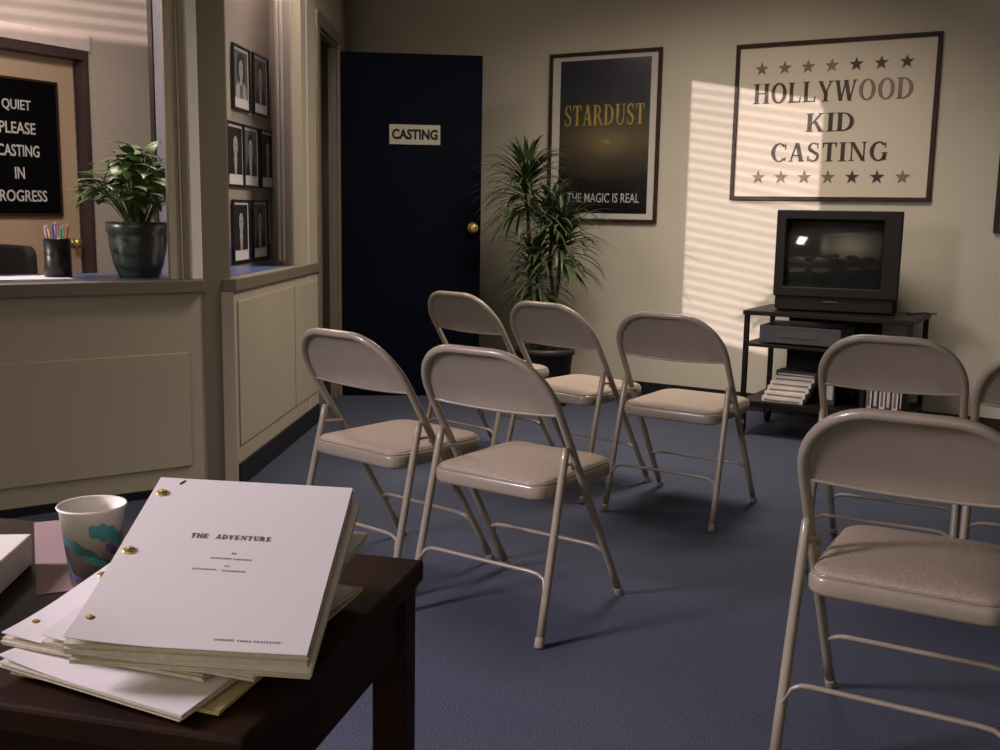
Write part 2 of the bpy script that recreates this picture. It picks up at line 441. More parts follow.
# ---- wall with the casting doorway, left of the back wall
PA = S0 + SD * 1.372                                # end of the side partition
X_J = -.962
DJ0, DJ1 = 5.54, 6.19                               # door opening in y
dw = MB()
dw.box((X_J - .04, PA.y, 0), (X_J, DJ0, CEIL)); dw.box((X_J - .04, DJ1, 0), (X_J, 6.34, CEIL)); dw.box((X_J - .04, DJ0, 2.035), (X_J, DJ1, CEIL))
struct(dw.build('wall_left', M['part']))
e0 = Vector((X_J, 6.34, 0))
struct(MB().prism([(e0.x, e0.y), (c0.x + .01, c0.y), (c0.x - .11, c0.y), (e0.x - .12, e0.y)], 0, CEIL).build('wall_left_return', M['part']))
ca = MB()
ca.box((X_J, DJ0 - .07, 0), (X_J + .018, DJ0 + .012, 2.10)); ca.box((X_J, DJ1 - .005, 0), (X_J + .018, DJ1 + .07, 2.10)); ca.box((X_J, DJ0, 2.03), (X_J + .018, DJ1, 2.10))
struct(ca.build('trim_6', M['trim'], bevel=.004))
ja = MB()
ja.box((X_J - .045, DJ0 - .002, 0), (X_J, DJ0 + .016, 2.03)); ja.box((X_J - .045, DJ1 - .016, 0), (X_J, DJ1 + .002, 2.03)); ja.box((X_J - .045, DJ0, 2.015), (X_J, DJ1, 2.035))
ja.box((X_J - .045, DJ1 - .03, 0), (X_J - .030, DJ1 - .016, 2.015)); ja.box((X_J - .045, DJ0 + .016, 0), (X_J - .030, DJ0 + .03, 2.015))
struct(ja.build('trim_7', M['trim']))
hw = MB()   # unseen hallway behind the doorway, its shade painted as near-black walls
hw.prism([(-1.125, 5.50), (-1.006, 5.50), (-1.006, 5.53), (-1.14, 5.56), (-1.60, 7.0), (-1.68, 7.0)], 0, 2.4)
hw.box((-1.62, 6.96, 0), (-1.10, 7.0, 2.4)); hw.prism([(-1.13, 5.50), (-1.006, 5.50), (-1.006, 6.36), (-1.08, 7.0), (-1.62, 7.0)], 2.36, 2.4); hw.prism([(-1.012, 6.34), (-1.004, 6.34), (-1.075, 7.0), (-1.10, 7.0)], 0, 2.4)
struct(hw.build('wall_hallway', M['dark']))

# ---- the office behind the partition
DO = Vector((-2.47, 6.27, 0)); DD = Vector((math.sin(R(30)), math.cos(R(30)), 0)); DN = Vector((DD.y, -DD.x, 0))
ow = MB()
strip(ow, DO, DD, DN, -2.6, -.83, -.12, 0, 0, CEIL); strip(ow, DO, DD, DN, .045, 2.3, -.12, 0, 0, CEIL); strip(ow, DO, DD, DN, -.83, .045, -.12, 0, 1.955, CEIL)
struct(ow.build('wall_office', M['office_wall']))
# far left wall of the office with its sunlit window
OX = -4.3
wy0, wy1 = 2.20, 3.75; wz0, wz1 = 1.32, 3.02
ol = MB(); ol.box((OX - .12, .5, 0), (OX, wy0, CEIL)); ol.box((OX - .12, wy1, 0), (OX, 6.6, CEIL)); ol.box((OX - .12, wy0, 0), (OX, wy1, wz0)); ol.box((OX - .12, wy0, wz1), (OX, wy1, CEIL))
struct(ol.build('wall_office_left', M['office_wall']))
bl = MB(); z = wz0 + .01
while z < wz1 - .02:
    xf = Matrix.Translation((OX + .05, 0, z)) @ Matrix.Rotation(R(24), 4, 'Y')
    bl.box((-.022, wy0 - .05, -.0012), (.022, wy1 + .05, .0012), xf=xf); z += .056
br = thing('venetian_blind', 'white slatted venetian blind over the office window', 'blind', (0, 0, 0))
bl.build('slats', M['blind'], br)
MB().box((OX + .02, wy0 - .05, wz1 - .01), (OX + .08, wy1 + .05, wz1 + .03)).build('head_rail', M['blind'], br)
# picture wall and its splayed end
PW0 = Vector((-1.305, 4.785, 0)); pwd = SD
pw = MB(); strip(pw, PW0, pwd, SN, .06, .95, -.08, 0, 0, CEIL)
struct(pw.build('wall_pictures', M['office_wall']))
pe = PW0 + pwd * .95; je = S0 + SD * 1.085 - SN * .02
struct(MB().prism([(pe.x, pe.y), (je.x, je.y), (je.x + .03, je.y + .1), (pe.x, pe.y + .1)], 0, CEIL).build('wall_splay', M['office_wall']))
sp = MB(); v = (je - pe); L_ = v.length; v.normalize(); vn = Vector((v.y, -v.x, 0))
if vn.y > 0: vn = -vn
strip(sp, pe, v, vn, L_ * .30, L_ * .36, 0, .012, SILL, CEIL); strip(sp, pe, v, vn, L_ * .47, L_ * .52, 0, .012, SILL, CEIL); strip(sp, pe, v, vn, L_ * .9, L_ * .99, 0, .02, SILL, CEIL)
struct(sp.build('trim_8', M['trim_light'], bevel=.003))
bs = MB(); strip(bs, PW0, pwd, SN, .10, .905, .0, .006, SILL + .001, .925)
tag(bs.build('backsplash', M['blue_top']), 'blue laminate upstand below the wall of headshots', 'backsplash')
# left wall of the waiting room, beyond the frame
lw = MB(); lx = -2.75; ly1 = 2.86
lw.box((lx - .12, -3.2, 0), (lx, .75, CEIL)); lw.box((lx - .12, 1.75, 0), (lx, ly1, CEIL)); lw.box((lx - .12, .75, 0), (lx, 1.75, 1.2)); lw.box((lx - .12, .75, 2.3), (lx, 1.75, CEIL))
struct(lw.build('wall_waiting_room_left', M['wall']))
struct(MB().box((lx - .09, .75, 1.2), (lx - .08, 1.75, 2.3)).build('window_5', M['blind']))

# ================================================================== CASTING DOOR (open leaf)
HA = Vector((-.955, 6.215, 0)); HB = Vector((-.130, 6.30, 0)); HDv = (HB - HA); LEAF = HDv.length; HDv.normalize(); HN = Vector((HDv.y, -HDv.x, 0))
dl = thing('door_leaf', 'navy blue door standing open with a small casting plate', 'door', tuple(HA), math.atan2(HDv.y, HDv.x))
MB().box((0, 0, .012), (LEAF, .040, 2.0)).build('panel', M['door'], dl, bevel=.002)
pl = MB().box((.290, -.005, 1.487), (.586, 0, 1.600)).build('sign_plate', M['plate'], dl, bevel=.001)
sans_text('lettering', 'CASTING', plane_xf((0, -.005, 0), (1, 0, 0)), .305, .571, 1.515, .060, .002, M['ink'], dl, .04)
kn = MB(); xf = Matrix.Translation((.783, 0, 1.012)) @ Matrix.Rotation(PI / 2, 4, 'X')
kn.lathe([(.0, 0), (.033, 0), (.033, .004), (.028, .008), (.012, .010), (.011, .028), (.016, .034), (.026, .042), (.029, .052), (.026, .060), (.014, .066), (0, .067)], 24, xf=xf, cap=False)
kn.build('door_knob', M['brass'], dl)
for z in (.25, 1.0, 1.75): MB().tube([(-.006, -.004, z - .045), (-.006, -.004, z + .045)], .007, 8).build('hinge', M['steel_black'], dl)


# ================================================================== WALL FRAMES
def wall_thing(name, label, cat, a, z, group=None):
    """an Empty on the back wall; its local x runs along the wall, local -y into the room"""
    p = wp(a, z, .002); return thing(name, label, cat, tuple(p), WY, group)


def picture_frame(root, w, h, bw, m, depth=.022, name='frame'):
    f = MB(); xf = plane_xf((0, 0, 0), (1, 0, 0))
    for lo, hi in (((0, 0), (w, bw)), ((0, h - bw), (w, h)), ((0, bw), (bw, h - bw)), ((w - bw, bw), (w, h - bw))):
        f.box((lo[0], lo[1], 0), (hi[0], hi[1], depth), xf=xf)
    return f.build(name, m, root, bevel=.002)


FX = plane_xf((0, 0, 0), (1, 0, 0))
# sign
sg = wall_thing('framed_sign', 'large cream framed sign with a casting office name and stars', 'sign', 1.513, 1.196)
SW, SH = 1.072, .850
picture_frame(sg, SW, SH, .022, M['frame_brown'])
MB().box((.02, .02, 0), (SW - .02, SH - .02, .010), xf=FX).build('board', M['sign'], sg)
TX = plane_xf((0, -.010, 0), (1, 0, 0))
for txt, xa, xb, zb, hh, on in (('HOLLYWOOD', .108, .953, .527, .106, range(6)), ('KID', .406, .668, .370, .096, None), ('CASTING', .221, .846, .212, .098, None)):
    lt = MB(); serif_text(lt, txt, TX, xa, xb, zb, hh, .004, only=on); lt.build('lettering', M['bronze'], sg)
lt = MB(); serif_text(lt, 'HOLLYWOOD', TX, .108, .953, .527, .106, .004, only=(6, 7, 8))
pl_ = lt.build('glare_lettering', M['bronze_glare'], sg); pl_['label'] = 'last three letters of the top line with glare painted in'


def star(mb, cx, cy, r, th, xf):
    pts = []
    for k in range(10):
        q = r if k % 2 == 0 else r * .40; a = R(90 + 36 * k); pts.append((cx + q * math.cos(a), cy + q * math.sin(a)))
    for k in range(5):   # five kites, so the outline stays exact
        mb.prism([(cx, cy), pts[(2 * k - 1) % 10], pts[2 * k], pts[2 * k + 1]], 0, th, xf=xf)


for row, zc, x0, x1 in ((0, .712, .147, .907), (1, .127, .157, .925)):
    for k in range(7):
        b = MB(); star(b, x0 + (x1 - x0) * k / 6, zc, .038, .004, TX)
        pale = k < 4 if row == 0 else (k < 4 or k == 6)  # stars that carry the painted glare
        st = b.build('star', M['bronze_glare'] if pale else M['bronze'], sg)

# poster
PWD, PHT = .737, 1.008
ps = wall_thing('framed_poster', 'dark night-sky film poster in a white mount, behind the tall plant', 'poster', .332, 1.056)
picture_frame(ps, PWD, PHT, .020, M['frame_brown'])
MB().box((.018, .018, 0), (PWD - .018, PHT - .018, .008), xf=FX).build('mount', M['white_mat'], ps)
pmt = bpy.data.materials.new('night_sky_print'); pmt.use_nodes = True
nt = pmt.node_tree; bs_ = nt.nodes['Principled BSDF']; bs_.inputs['Roughness'].default_value = .25
tc = nt.nodes.new('ShaderNodeTexCoord'); sx = nt.nodes.new('ShaderNodeSeparateXYZ'); nt.links.new(tc.outputs['Generated'], sx.inputs[0])


def ramp(src, stops):
    r = nt.nodes.new('ShaderNodeValToRGB'); e = r.color_ramp.elements
    while len(e) < len(stops): e.new(.5)
    for el, (p, c) in zip(e, stops): el.position = p; el.color = (*c, 1)
    nt.links.new(src, r.inputs['Fac']); return r.outputs['Color']


def mth(op, a, b=None):
    n = nt.nodes.new('ShaderNodeMath'); n.operation = op
    for i, q in enumerate((a, b)):
        if q is None: continue
        if isinstance(q, (int, float)): n.inputs[i].default_value = q
        else: nt.links.new(q, n.inputs[i])
    return n.outputs[0]


def mixc(f, a, b, mode='MIX'):
    n = nt.nodes.new('ShaderNodeMix'); n.data_type = 'RGBA'; n.blend_type = mode
    for i, q in ((0, f), (6, a), (7, b)):
        if isinstance(q, (int, float)): n.inputs[i].default_value = q
        elif isinstance(q, tuple): n.inputs[i].default_value = (*q, 1)
        else: nt.links.new(q, n.inputs[i])
    return n.outputs[2]


sky_c = ramp(sx.outputs['Z'], [(0, (.010, .009, .010)), (.22, (.018, .016, .016)), (.36, (.032, .028, .024)), (.50, (.070, .056, .034)), (.60, (.045, .044, .046)), (.8, (.038, .041, .055)), (1, (.028, .032, .048))])
ex = mth('MULTIPLY', mth('SUBTRACT', sx.outputs['X'], .54), .95); ez = mth('MULTIPLY', mth('SUBTRACT', sx.outputs['Z'], .47), 2.7)
rad = mth('SQRT', mth('ADD', mth('MULTIPLY', ex, ex), mth('MULTIPLY', ez, ez)))
glow = ramp(rad, [(0, (.34, .25, .09)), (.06, (.17, .125, .05)), (.3, (.06, .046, .024)), (.75, (0, 0, 0))])
col1 = mixc(1.0, sky_c, glow, 'ADD')
n1 = nt.nodes.new('ShaderNodeTexVoronoi'); n1.inputs['Scale'].default_value = 46; nt.links.new(tc.outputs['Object'], n1.inputs['Vector'])
specks = ramp(n1.outputs['Distance'], [(.0, (1, 1, 1)), (.07, (.6, .6, .6)), (.11, (0, 0, 0))])
low = ramp(sx.outputs['Z'], [(.10, (0, 0, 0)), (.16, (1, 1, 1)), (.40, (.8, .8, .8)), (.46, (0, 0, 0)), (.7, (.25, .25, .25))])
col2 = mixc(1.0, col1, mixc(1.0, mixc(1.0, specks, low, 'MULTIPLY'), (.34, .30, .20), 'MULTIPLY'), 'ADD')
n2 = nt.nodes.new('ShaderNodeTexNoise'); n2.inputs['Scale'].default_value = 9; n2.inputs['Detail'].default_value = 6; nt.links.new(tc.outputs['Object'], n2.inputs['Vector'])
col3 = mixc(.5, col2, mixc(1.0, col2, n2.outputs['Color'], 'MULTIPLY'))
nt.links.new(col3, bs_.inputs['Base Color'])
PX0, PX1, PZ0, PZ1 = .074, .670, .054, .962
MB().box((PX0, PZ0, .008), (PX1, PZ1, .0095), xf=FX).build('print', pmt, ps)
PTX = plane_xf((0, -.0095, 0), (1, 0, 0))
tm = MB(); serif_text(tm, 'STARDUST', PTX, .105, .640, .578, .120, .0015); tm.build('title', M['gold'], ps)
sans_text('tagline', 'THE MAGIC IS REAL', PTX, .138, .622, .118, .056, .0015, M['silver_txt'], ps, .004)
# third frame, cut by the right edge of the photograph
p3 = wall_thing('framed_picture', 'dark brown framed picture on the wall right of the television, cut by the edge', 'picture', 2.893, 1.045)
picture_frame(p3, .75, 1.01, .024, M['frame_brown'])
MB().box((.02, .02, 0), (.73, .99, .008), xf=FX).build('mount', M['white_mat'], p3)
MB().box((.09, .09, .008), (.66, .92, .010), xf=FX).build('print', M['g2'], p3)

# ---- headshots on the office wall
PWX = [((a - 5.5) * .87) for a in ()]
heads = [  # along the wall (m from PW0), bottom z, kind, label
    (.286, 1.570, 'woman', 'headshot of a long-haired sitter, left one of the top pair'),
    (.607, 1.573, 'man', 'headshot in a black frame, right one of the top pair'),
    (.175, 1.207, 'dark', 'headshot half hidden by the post in the middle row'),
    (.418, 1.208, 'man', 'headshot at the centre of the wall of portraits'),
    (.717, 1.209, 'dark', 'dark headshot at the right end of the middle row'),
    (.240, .846, 'dark', 'dark headshot low on the wall, left one of the bottom pair'),
    (.555, .848, 'man', 'headshot of a sitter in a suit, right one of the bottom pair'),
]


def ell(cx, cy, rx, ry, n=18, a0=0, a1=360): return [(cx + rx * math.cos(R(a0 + (a1 - a0) * k / n)), cy + ry * math.sin(R(a0 + (a1 - a0) * k / n))) for k in range(n)]


for i, (a, z, kind, lab) in enumerate(heads):
    p = PW0 + SD * a + SN * .0065 + Vector((0, 0, z))
    h = thing('framed_headshot', lab, 'photograph', tuple(p), math.atan2(SD.y, SD.x), 'headshots on the office wall')
    W_, H_ = .262, .300
    picture_frame(h, W_, H_, .010, M['frame_black'], .014)
    MB().box((.009, .009, 0), (W_ - .009, H_ - .009, .005), xf=FX).build('paper', M['paper'], h)
    ph = MB(); bgm = 1 if kind != 'dark' else 2
    x0, x1, z0, z1 = .026, W_ - .026, .058, H_ - .024
    cx = W_ / 2; top = z1 - .03
    ph.prism([(x0, z0), (x1, z0), (x1, z1), (x0, z1)], .005, .0056, bgm, xf=FX)
    ph.prism([(cx - .085, z0), (cx + .085, z0), (cx + .075, z0 + .05), (cx + .03, z0 + .085), (cx - .03, z0 + .085), (cx - .075, z0 + .05)], .0056, .006, 2 if kind != 'woman' else 0, xf=FX)
    if kind == 'woman': ph.prism(ell(cx, top - .055, .062, .078), .006, .0063, 2, xf=FX)
    else: ph.prism(ell(cx, top - .032, .044, .048), .006, .0063, 2, xf=FX)
    ph.prism([(cx - .02, z0 + .06), (cx + .02, z0 + .06), (cx + .016, z0 + .10), (cx - .016, z0 + .10)], .0063, .0066, 0, xf=FX)
    ph.prism([(cx - .014, z0), (cx + .014, z0), (cx + .026, z0 + .078), (cx - .026, z0 + .078)], .0061, .0065, 0 if kind != 'woman' else 1, xf=FX)
    ph.prism(ell(cx, top - .056, .034, .047), .0066, .0069, 0, xf=FX)
    for sgn in (-1, 1): ph.prism(ell(cx + sgn * .013, top - .050, .006, .0035, 8), .0069, .0071, 2, xf=FX)
    ph.prism(ell(cx, top - .078, .011, .003, 8), .0069, .0071, 1, xf=FX)
    ph.build('portrait', [M['g1'], M['g2'], M['g3']], h)


# ================================================================== FOLDING CHAIRS
YF, YT, WF, WT, ZP, YR, WR, YA, ZA = .251, -.233, .199, .207, .589, -.223, .214, -.095, .505
ZTOP = .768


def fl(z): return YF + (YT - YF) * z / .75


def hw_(z): return WF + (WT - WF) * min(z / ZP, 1)


def rw_(z): return WR + (hw_(ZA) - .002 - WR) * z / ZA


def rl_(z): return YR + (YA - YR) * z / ZA


def make_chair(label):
    t = thing('folding_chair', label, 'chair', group='folding chairs facing the television')
    r = .0112; cr = .142; ztop = ZTOP - r
    side = [(hw_(z), z) for z in (.012, .1, .2, .3, .4, .5, .575, ztop - cr)]
    cxn = WT - cr
    arcp = [(cxn + cr * math.cos(R(a)), ztop - cr + cr * math.sin(R(a)) * 1.0) for a in range(10, 91, 8)]
    right = side + arcp
    path = [(x, fl(z), z) for x, z in right] + [(-x, fl(z), z) for x, z in reversed(right)]
    fr = MB().tube(path, r, 14).build('front_frame', M['chair'], t)
    # back panel, slightly dished and wrapped to the tube
    pb = MB(); nu, nv = 20, 12; vs = []
    z0, z1 = ZP - .004, ztop + .002
    for layer in (0, 1):
        for j in range(nv + 1):
            vv = j / nv
            for i in range(nu + 1):
                u = -1 + 2 * i / nu
                sag = .010 * (u * u) * (1 - vv)
                z = z0 + (z1 - z0) * vv + sag
                h = WT
                if z > ztop - cr: h = cxn + math.sqrt(max(0, cr * cr - (min(z, ztop) - (ztop - cr)) ** 2))
                dish = .016 * (1 - u * u) * (1 - (2 * vv - 1) ** 4) - .002
                vs.append((u * h, fl(z) - dish * -1 + (.003 if layer else 0), z))
    n1_ = (nu + 1) * (nv + 1); fs_ = []
    for j in range(nv):
        for i in range(nu):
            a = j * (nu + 1) + i
            fs_.append((a, a + 1, a + nu + 2, a + nu + 1)); fs_.append((n1_ + a + nu + 1, n1_ + a + nu + 2, n1_ + a + 1, n1_ + a))
    pb.add(vs, fs_, 0, True)
    lip = [(u * (WT - .004) / 10, fl(z0 + .010 * (u / 10) ** 2) - (.002) + .014 * (1 - (u / 10) ** 2) * .2, z0 + .010 * (u / 10) ** 2) for u in range(-10, 11)]
    pb.tube(lip, .0042, 8)
    pb.build('backrest', M['chair'], t)
    # rear legs
    for s in (-1, 1):
        pts = [(s * rw_(z), rl_(z), z) for z in (.012, .12, .25, .38, .47, ZA - .008, ZA)]
        rl = MB().tube(pts, [r, r, r, r, r, r * .95, r * .55], 12).build('rear_leg', M['chair'], t)
        # folding link between rear leg and front tube
        lk = [(s * (rw_(.455) - .008), rl_(.455) + .002, .455), (s * (hw_(.44) - .016), fl(.455) + .004, .449), (s * (hw_(.42) - .014), fl(.43) - .004, .432)]
        MB().tube(lk, .0045, 8).build('folding_link', M['chair'], t)
        MB().tube([(s * rw_(z), rl_(z), z) for z in (.001, .004, .024, .028)], [.0128, .0138, .0132, .0118], 12).build('rubber_tip', M['rubber'], rl)
        MB().tube([(s * hw_(z), fl(z), z) for z in (.001, .004, .024, .028)], [.0128, .0138, .0132, .0118], 12).build('rubber_tip', M['rubber'], fr)

    def brace(w, y, za, zb, name):
        q = []
        for s in (-1, 1):
            seg = [(s * w(za), y(za), za), (s * (w(za) - .003), y(za) , za + (zb - za) * .45), (s * (w(zb) - .014), y(zb), za + (zb - za) * .8), (s * (w(zb) - .034), y(zb), zb - .002), (s * (w(zb) - .06), y(zb), zb)]
            q += seg if s < 0 else seg[::-1]
        MB().tube(q, .0058, 10).build(name, M['chair'], t)
    brace(rw_, rl_, .118, .181, 'rear_brace')
    brace(hw_, fl, .128, .174, 'front_brace')
    # seat pan, pad and welt
    sx_, y0, y1 = .186, -.172, .232
    pan = MB(); poly = rrect(-sx_, y0, sx_, y1, [.06, .06, .045, .045], 7)
    n = len(poly)

    def inset(d): return [(x * (1 - d / sx_), (y0 + y1) / 2 + (y - (y0 + y1) / 2) * (1 - d / ((y1 - y0) / 2))) for x, y in poly]
    rings = [(inset(.010), .368), (inset(.002), .372), (poly, .378), (poly, .402), (inset(.003), .408), (inset(.010), .410)]
    vs = [(x, y, z) for ring, z in rings for x, y in ring]
    fs_ = [(k * n + i, k * n + (i + 1) % n, (k + 1) * n + (i + 1) % n, (k + 1) * n + i) for k in range(len(rings) - 1) for i in range(n)]
    pan.add(vs, fs_, 0, True); pan.add([(x, y, .368) for x, y in rings[0][0]], [list(range(n - 1, -1, -1))]); pan.add([(x, y, .410) for x, y in rings[-1][0]], [list(range(n))])
    sp_ = pan.build('seat_pan', M['chair'], t)
    pad = MB(); prof = [(.008, .408), (.008, .414), (.012, .4185), (.024, .4225), (.05, .427), (.09, .430), (.14, .4315)]
    vs = [(x, y, z) for d, z in prof for x, y in inset(d)]
    fs_ = [(k * n + i, k * n + (i + 1) % n, (k + 1) * n + (i + 1) % n, (k + 1) * n + i) for k in range(len(prof) - 1) for i in range(n)]
    pad.add(vs, fs_, 0, True); pad.add([(x, y, .4315) for x, y in inset(.14)], [list(range(n))], 0, True)
    pd = pad.build('seat_pad', M['pad'], t); pd['label'] = 'tan padded vinyl seat cushion'
    MB().tube([(x, y, .411) for x, y in inset(.006)], .0028, 6, closed=True).build('welt', M['chair'], pd)
    return t


CH = [
    (-.328, 3.187, -39.6, 'beige folding chair nearest the white office partition, leftmost'),
    (.060, 2.873, -34.1, 'beige folding chair standing nearest the small dark table, all four feet in view'),
    (-.047, 4.682, -43.0, 'beige folding chair in front of the open navy door, mostly hidden behind another'),
    (.316, 4.242, -42.2, 'beige folding chair in front of the potted floor plant'),
    (.702, 3.903, -33.1, 'beige folding chair beside the left front corner of the television cart'),
    (.857, 2.060, -29.3, 'beige folding chair largest and closest, at the lower right'),
    (1.259, 3.294, -26.8, 'beige folding chair directly before the television, seen over the closest chair'),
    (1.600, 2.985, -24.0, 'beige folding chair cut by the right edge, only part of its back showing'),
]
chair0 = make_chair(CH[0][3])
for i, (x, y, a, lab) in enumerate(CH):
    c = chair0 if i == 0 else dup(chair0)
    c.location = (x, y, 0); c.rotation_euler = (0, 0, R(a)); c['label'] = lab

# ================================================================== TELEVISION CART
TY = R(-31)
tc_ = thing('television_cart', 'black steel rolling cart carrying the television and video recorder', 'cart', (1.222, 5.262, 0), TY)
CWD, CDP, CZ = .800, .46, .642
MB().box((-.006, -.006, CZ - .022), (CWD + .006, CDP + .006, CZ)).build('top_shelf', M['steel_black'], tc_, bevel=.002)
MB().box((.0, .0, .462), (.62, CDP, .478)).build('middle_shelf', M['steel_black'], tc_, bevel=.002)
MB().box((.0, .0, .155), (CWD, CDP, .185)).build('bottom_shelf', M['steel_black'], tc_, bevel=.002)
for x in (0, CWD - .024):
    for y in (0, CDP - .024):
        lg = MB().box((x, y, .13), (x + .024, y + .024, CZ - .02)).build('leg', M['steel_black'], tc_, bevel=.002)
        cs = MB(); cx_, cy_ = x + .012, y + .012
        cs.lathe([(0, -.012), (.022, -.012), (.030, -.008), (.030, .008), (.022, .012), (0, .012)], 18, xf=Matrix.Translation((cx_, cy_ , .030)) @ Matrix.Rotation(PI / 2, 4, 'Y'), cap=False)
        cs.box((cx_ - .018, cy_ - .010, .03), (cx_ - .014, cy_ + .010, .09)); cs.box((cx_ + .014, cy_ - .010, .03), (cx_ + .018, cy_ + .010, .09)); cs.box((cx_ - .018, cy_ - .012, .085), (cx_ + .018, cy_ + .012, .132))
        cs.build('caster', M['steel_black'], lg)
MB().box((.10, CDP - .012, .185), (.58, CDP - .004, .60)).build('back_panel', M['steel_black'], tc_)
MB().box((.58, .02, .185), (.60, CDP - .02, .462)).build('divider', M['steel_black'], tc_)


def cart(x, y, z=0): return Vector(tc_.location) + Matrix.Rotation(TY, 3, 'Z') @ Vector((x, y, z))


# television
TVY = R(-22)
tv = thing('television', 'bulky black tube television standing on the cart', 'television', (1.362, 5.275, CZ), TVY)
tvW, tvH = .588, .500
fb = MB()                                   # front bezel as a ring
z0 = .075


def ring_box(mb, xo0, xo1, zo0, zo1, xi0, xi1, zi0, zi1, y0, y1, mi=0):
    o = [(xo0, zo0), (xo1, zo0), (xo1, zo1), (xo0, zo1)]; i_ = [(xi0, zi0), (xi1, zi0), (xi1, zi1), (xi0, zi1)]
    vs = [(x, y0, z) for x, z in o] + [(x, y0, z) for x, z in i_] + [(x, y1, z) for x, z in o] + [(x, y1 , z) for x, z in i_]
    fs = []
    for k in range(4):
        j = (k + 1) % 4
        fs += [(k, j, 4 + j, 4 + k), (8 + k, 12 + k, 12 + j, 8 + j), (k, 8 + k, 8 + j, j), (4 + k, 4 + j, 12 + j, 12 + k)]
    mb.add(vs, fs, mi)


ring_box(fb, 0, tvW, z0, tvH, .048, tvW - .082, z0 + .048, tvH - .045, 0, .07)
fb.build('bezel', M['tv'], tv, bevel=.006, seg=3)
MB().box((.020, .012, .008), (tvW - .020, .075, z0 + .006)).build('control_strip', M['tv'], tv, bevel=.004)
MB().box((.24, .008, .05), (.31, .013, .058)).build('badge', M['vcr'], tv)
cab = MB()
secs = [(.065, .002, tvW - .002, .008, tvH - .003), (.16, .012, tvW - .012, .004, tvH - .02), (.30, .07, tvW - .07, .03, tvH - .09), (.42, .12, tvW - .12, .06, tvH - .16)]
vs = []
for y, xa, xb, za, zb in secs: vs += [(xa, y, za), (xb, y, za), (xb, y, zb), (xa, y, zb)]
fs = [(3, 2, 1, 0), (12, 13, 14, 15)]
for k in range(3):
    for i in range(4): fs.append((k * 4 + i, k * 4 + (i + 1) % 4, k * 4 + 4 + (i + 1) % 4, k * 4 + 4 + i))
cab.add(vs, fs); cab.box((.06, .03, 0), (tvW - .06, .30, .012)); cab.build('cabinet', M['tv'], tv, bevel=.008, seg=3)
scn = MB(); nu, nv = 20, 16; vs = []
sx0, sx1, sz0, sz1 = .046, tvW - .080, z0 + .046, tvH - .043
for j in range(nv + 1):
    for i in range(nu + 1):
        u, v_ = -1 + 2 * i / nu, -1 + 2 * j / nv
        vs.append(((sx0 + sx1) / 2 + u * (sx1 - sx0) / 2, .034 + .026 * (u * u + .8 * v_ * v_) - .022, (sz0 + sz1) / 2 + v_ * (sz1 - sz0) / 2))
scn.add(vs, [(j * (nu + 1) + i, j * (nu + 1) + i + 1, (j + 1) * (nu + 1) + i + 1, (j + 1) * (nu + 1) + i) for j in range(nv) for i in range(nu)], 0, True)
scn.build('screen', M['screen'], tv)
# cable behind the set
p = [cart(.72, .30, CZ + .004), cart(.76, .26, CZ + .012), cart(.80, .30, CZ + .014), cart(.82, .36, CZ + .006), cart(.835, .43, CZ + .004)]
tag(MB().tube(p, .004, 8).build('power_cable', M['wire']), 'black cable trailing off the right end of the cart top', 'cable')
# video recorder
vc = thing('video_recorder', 'grey video recorder on the middle shelf of the cart', 'video recorder', tuple(cart(.075, .02, .478)), TY)
MB().box((0, 0, .008), (.40, .30, .095)).build('case', M['vcr'], vc, bevel=.003)
MB().box((.10, -.003, .040), (.29, .0, .068)).build('tape_slot', M['tape_dark'], vc)
for x in (.03, .35):
    MB().box((x, .03, 0), (x + .02, .05, .008)).build('foot', M['rubber'], vc)
# tapes lying in a stack
ys = [(.115, .0), (.120, .006), (.130, .010), (.145, .016), (.155, .028), (.175, .030)]
for k in range(6):
    zt = .185 + k * .0262
    dark = k == 5
    tp = thing('video_tape', ['pale tape box lying lowest in the stack on the bottom shelf', 'pale tape box second from the bottom of the stack', 'pale tape box third from the bottom of the stack', 'pale tape box fourth from the bottom of the stack', 'pale tape box just under the dark top one', 'dark tape box lying on top of the stack'][k], 'video tape', tuple(cart(.10 + k * .010, .035 + k * .012, zt)), TY + R([2, -1, 3, 0, 2, -2][k]), 'tapes stacked on the bottom shelf')
    MB().box((0, 0, .0005), (.205, .115, .0255)).build('sleeve', M['tape_dark'] if dark else M['tape_white'], tp, bevel=.001)
    MB().box((.012, -.0008, .005), (.19, 0, .012)).build('spine_label', M['tape_white'] if dark else M['g2'], tp)
# tapes standing upright on the right of the bottom shelf
lab_up = ['upright pale tape box beside the divider of the cart', 'upright dark tape box second along the bottom shelf', 'upright pale tape box third along the bottom shelf', 'upright dark tape box fourth along the bottom shelf', 'upright pale tape box fifth along the bottom shelf', 'upright dark tape box sixth along the bottom shelf', 'upright pale tape box last along the bottom shelf']
for k in range(6):
    tp = thing('video_tape', lab_up[k], 'video tape', tuple(cart(.605 + k * .030, .05 + .004 * (k % 3), .1855)), TY, 'tapes standing on the bottom shelf')
    MB().box((0, 0, 0), (.0262, .11, .19)).build('sleeve', M['tape_white'] if k % 2 == 0 else M['tape_dark'], tp, bevel=.001)
    MB().box((.006, -.0008, .03), (.019, 0, .15)).build('spine_label', M['g2'] if k % 2 == 0 else M['g1'], tp)
bx = thing('tape_case', 'small grey case standing on the bottom shelf beside the stacked tapes', 'case', tuple(cart(.395, .10, .1855)), TY)
MB().box((0, 0, 0), (.05, .12, .115)).build('body', M['vcr'], bx, bevel=.003)
MB().box((.010, -.001, .03), (.040, 0, .10)).build('label_card', M['g1'], bx)

# ================================================================== TABLE IN THE FOREGROUND
TZ = .67; TYW = R(-14)
tb = thing('side_table', 'small dark mahogany table in the foreground under the scripts', 'table', (-.093, 1.292, 0), TYW)
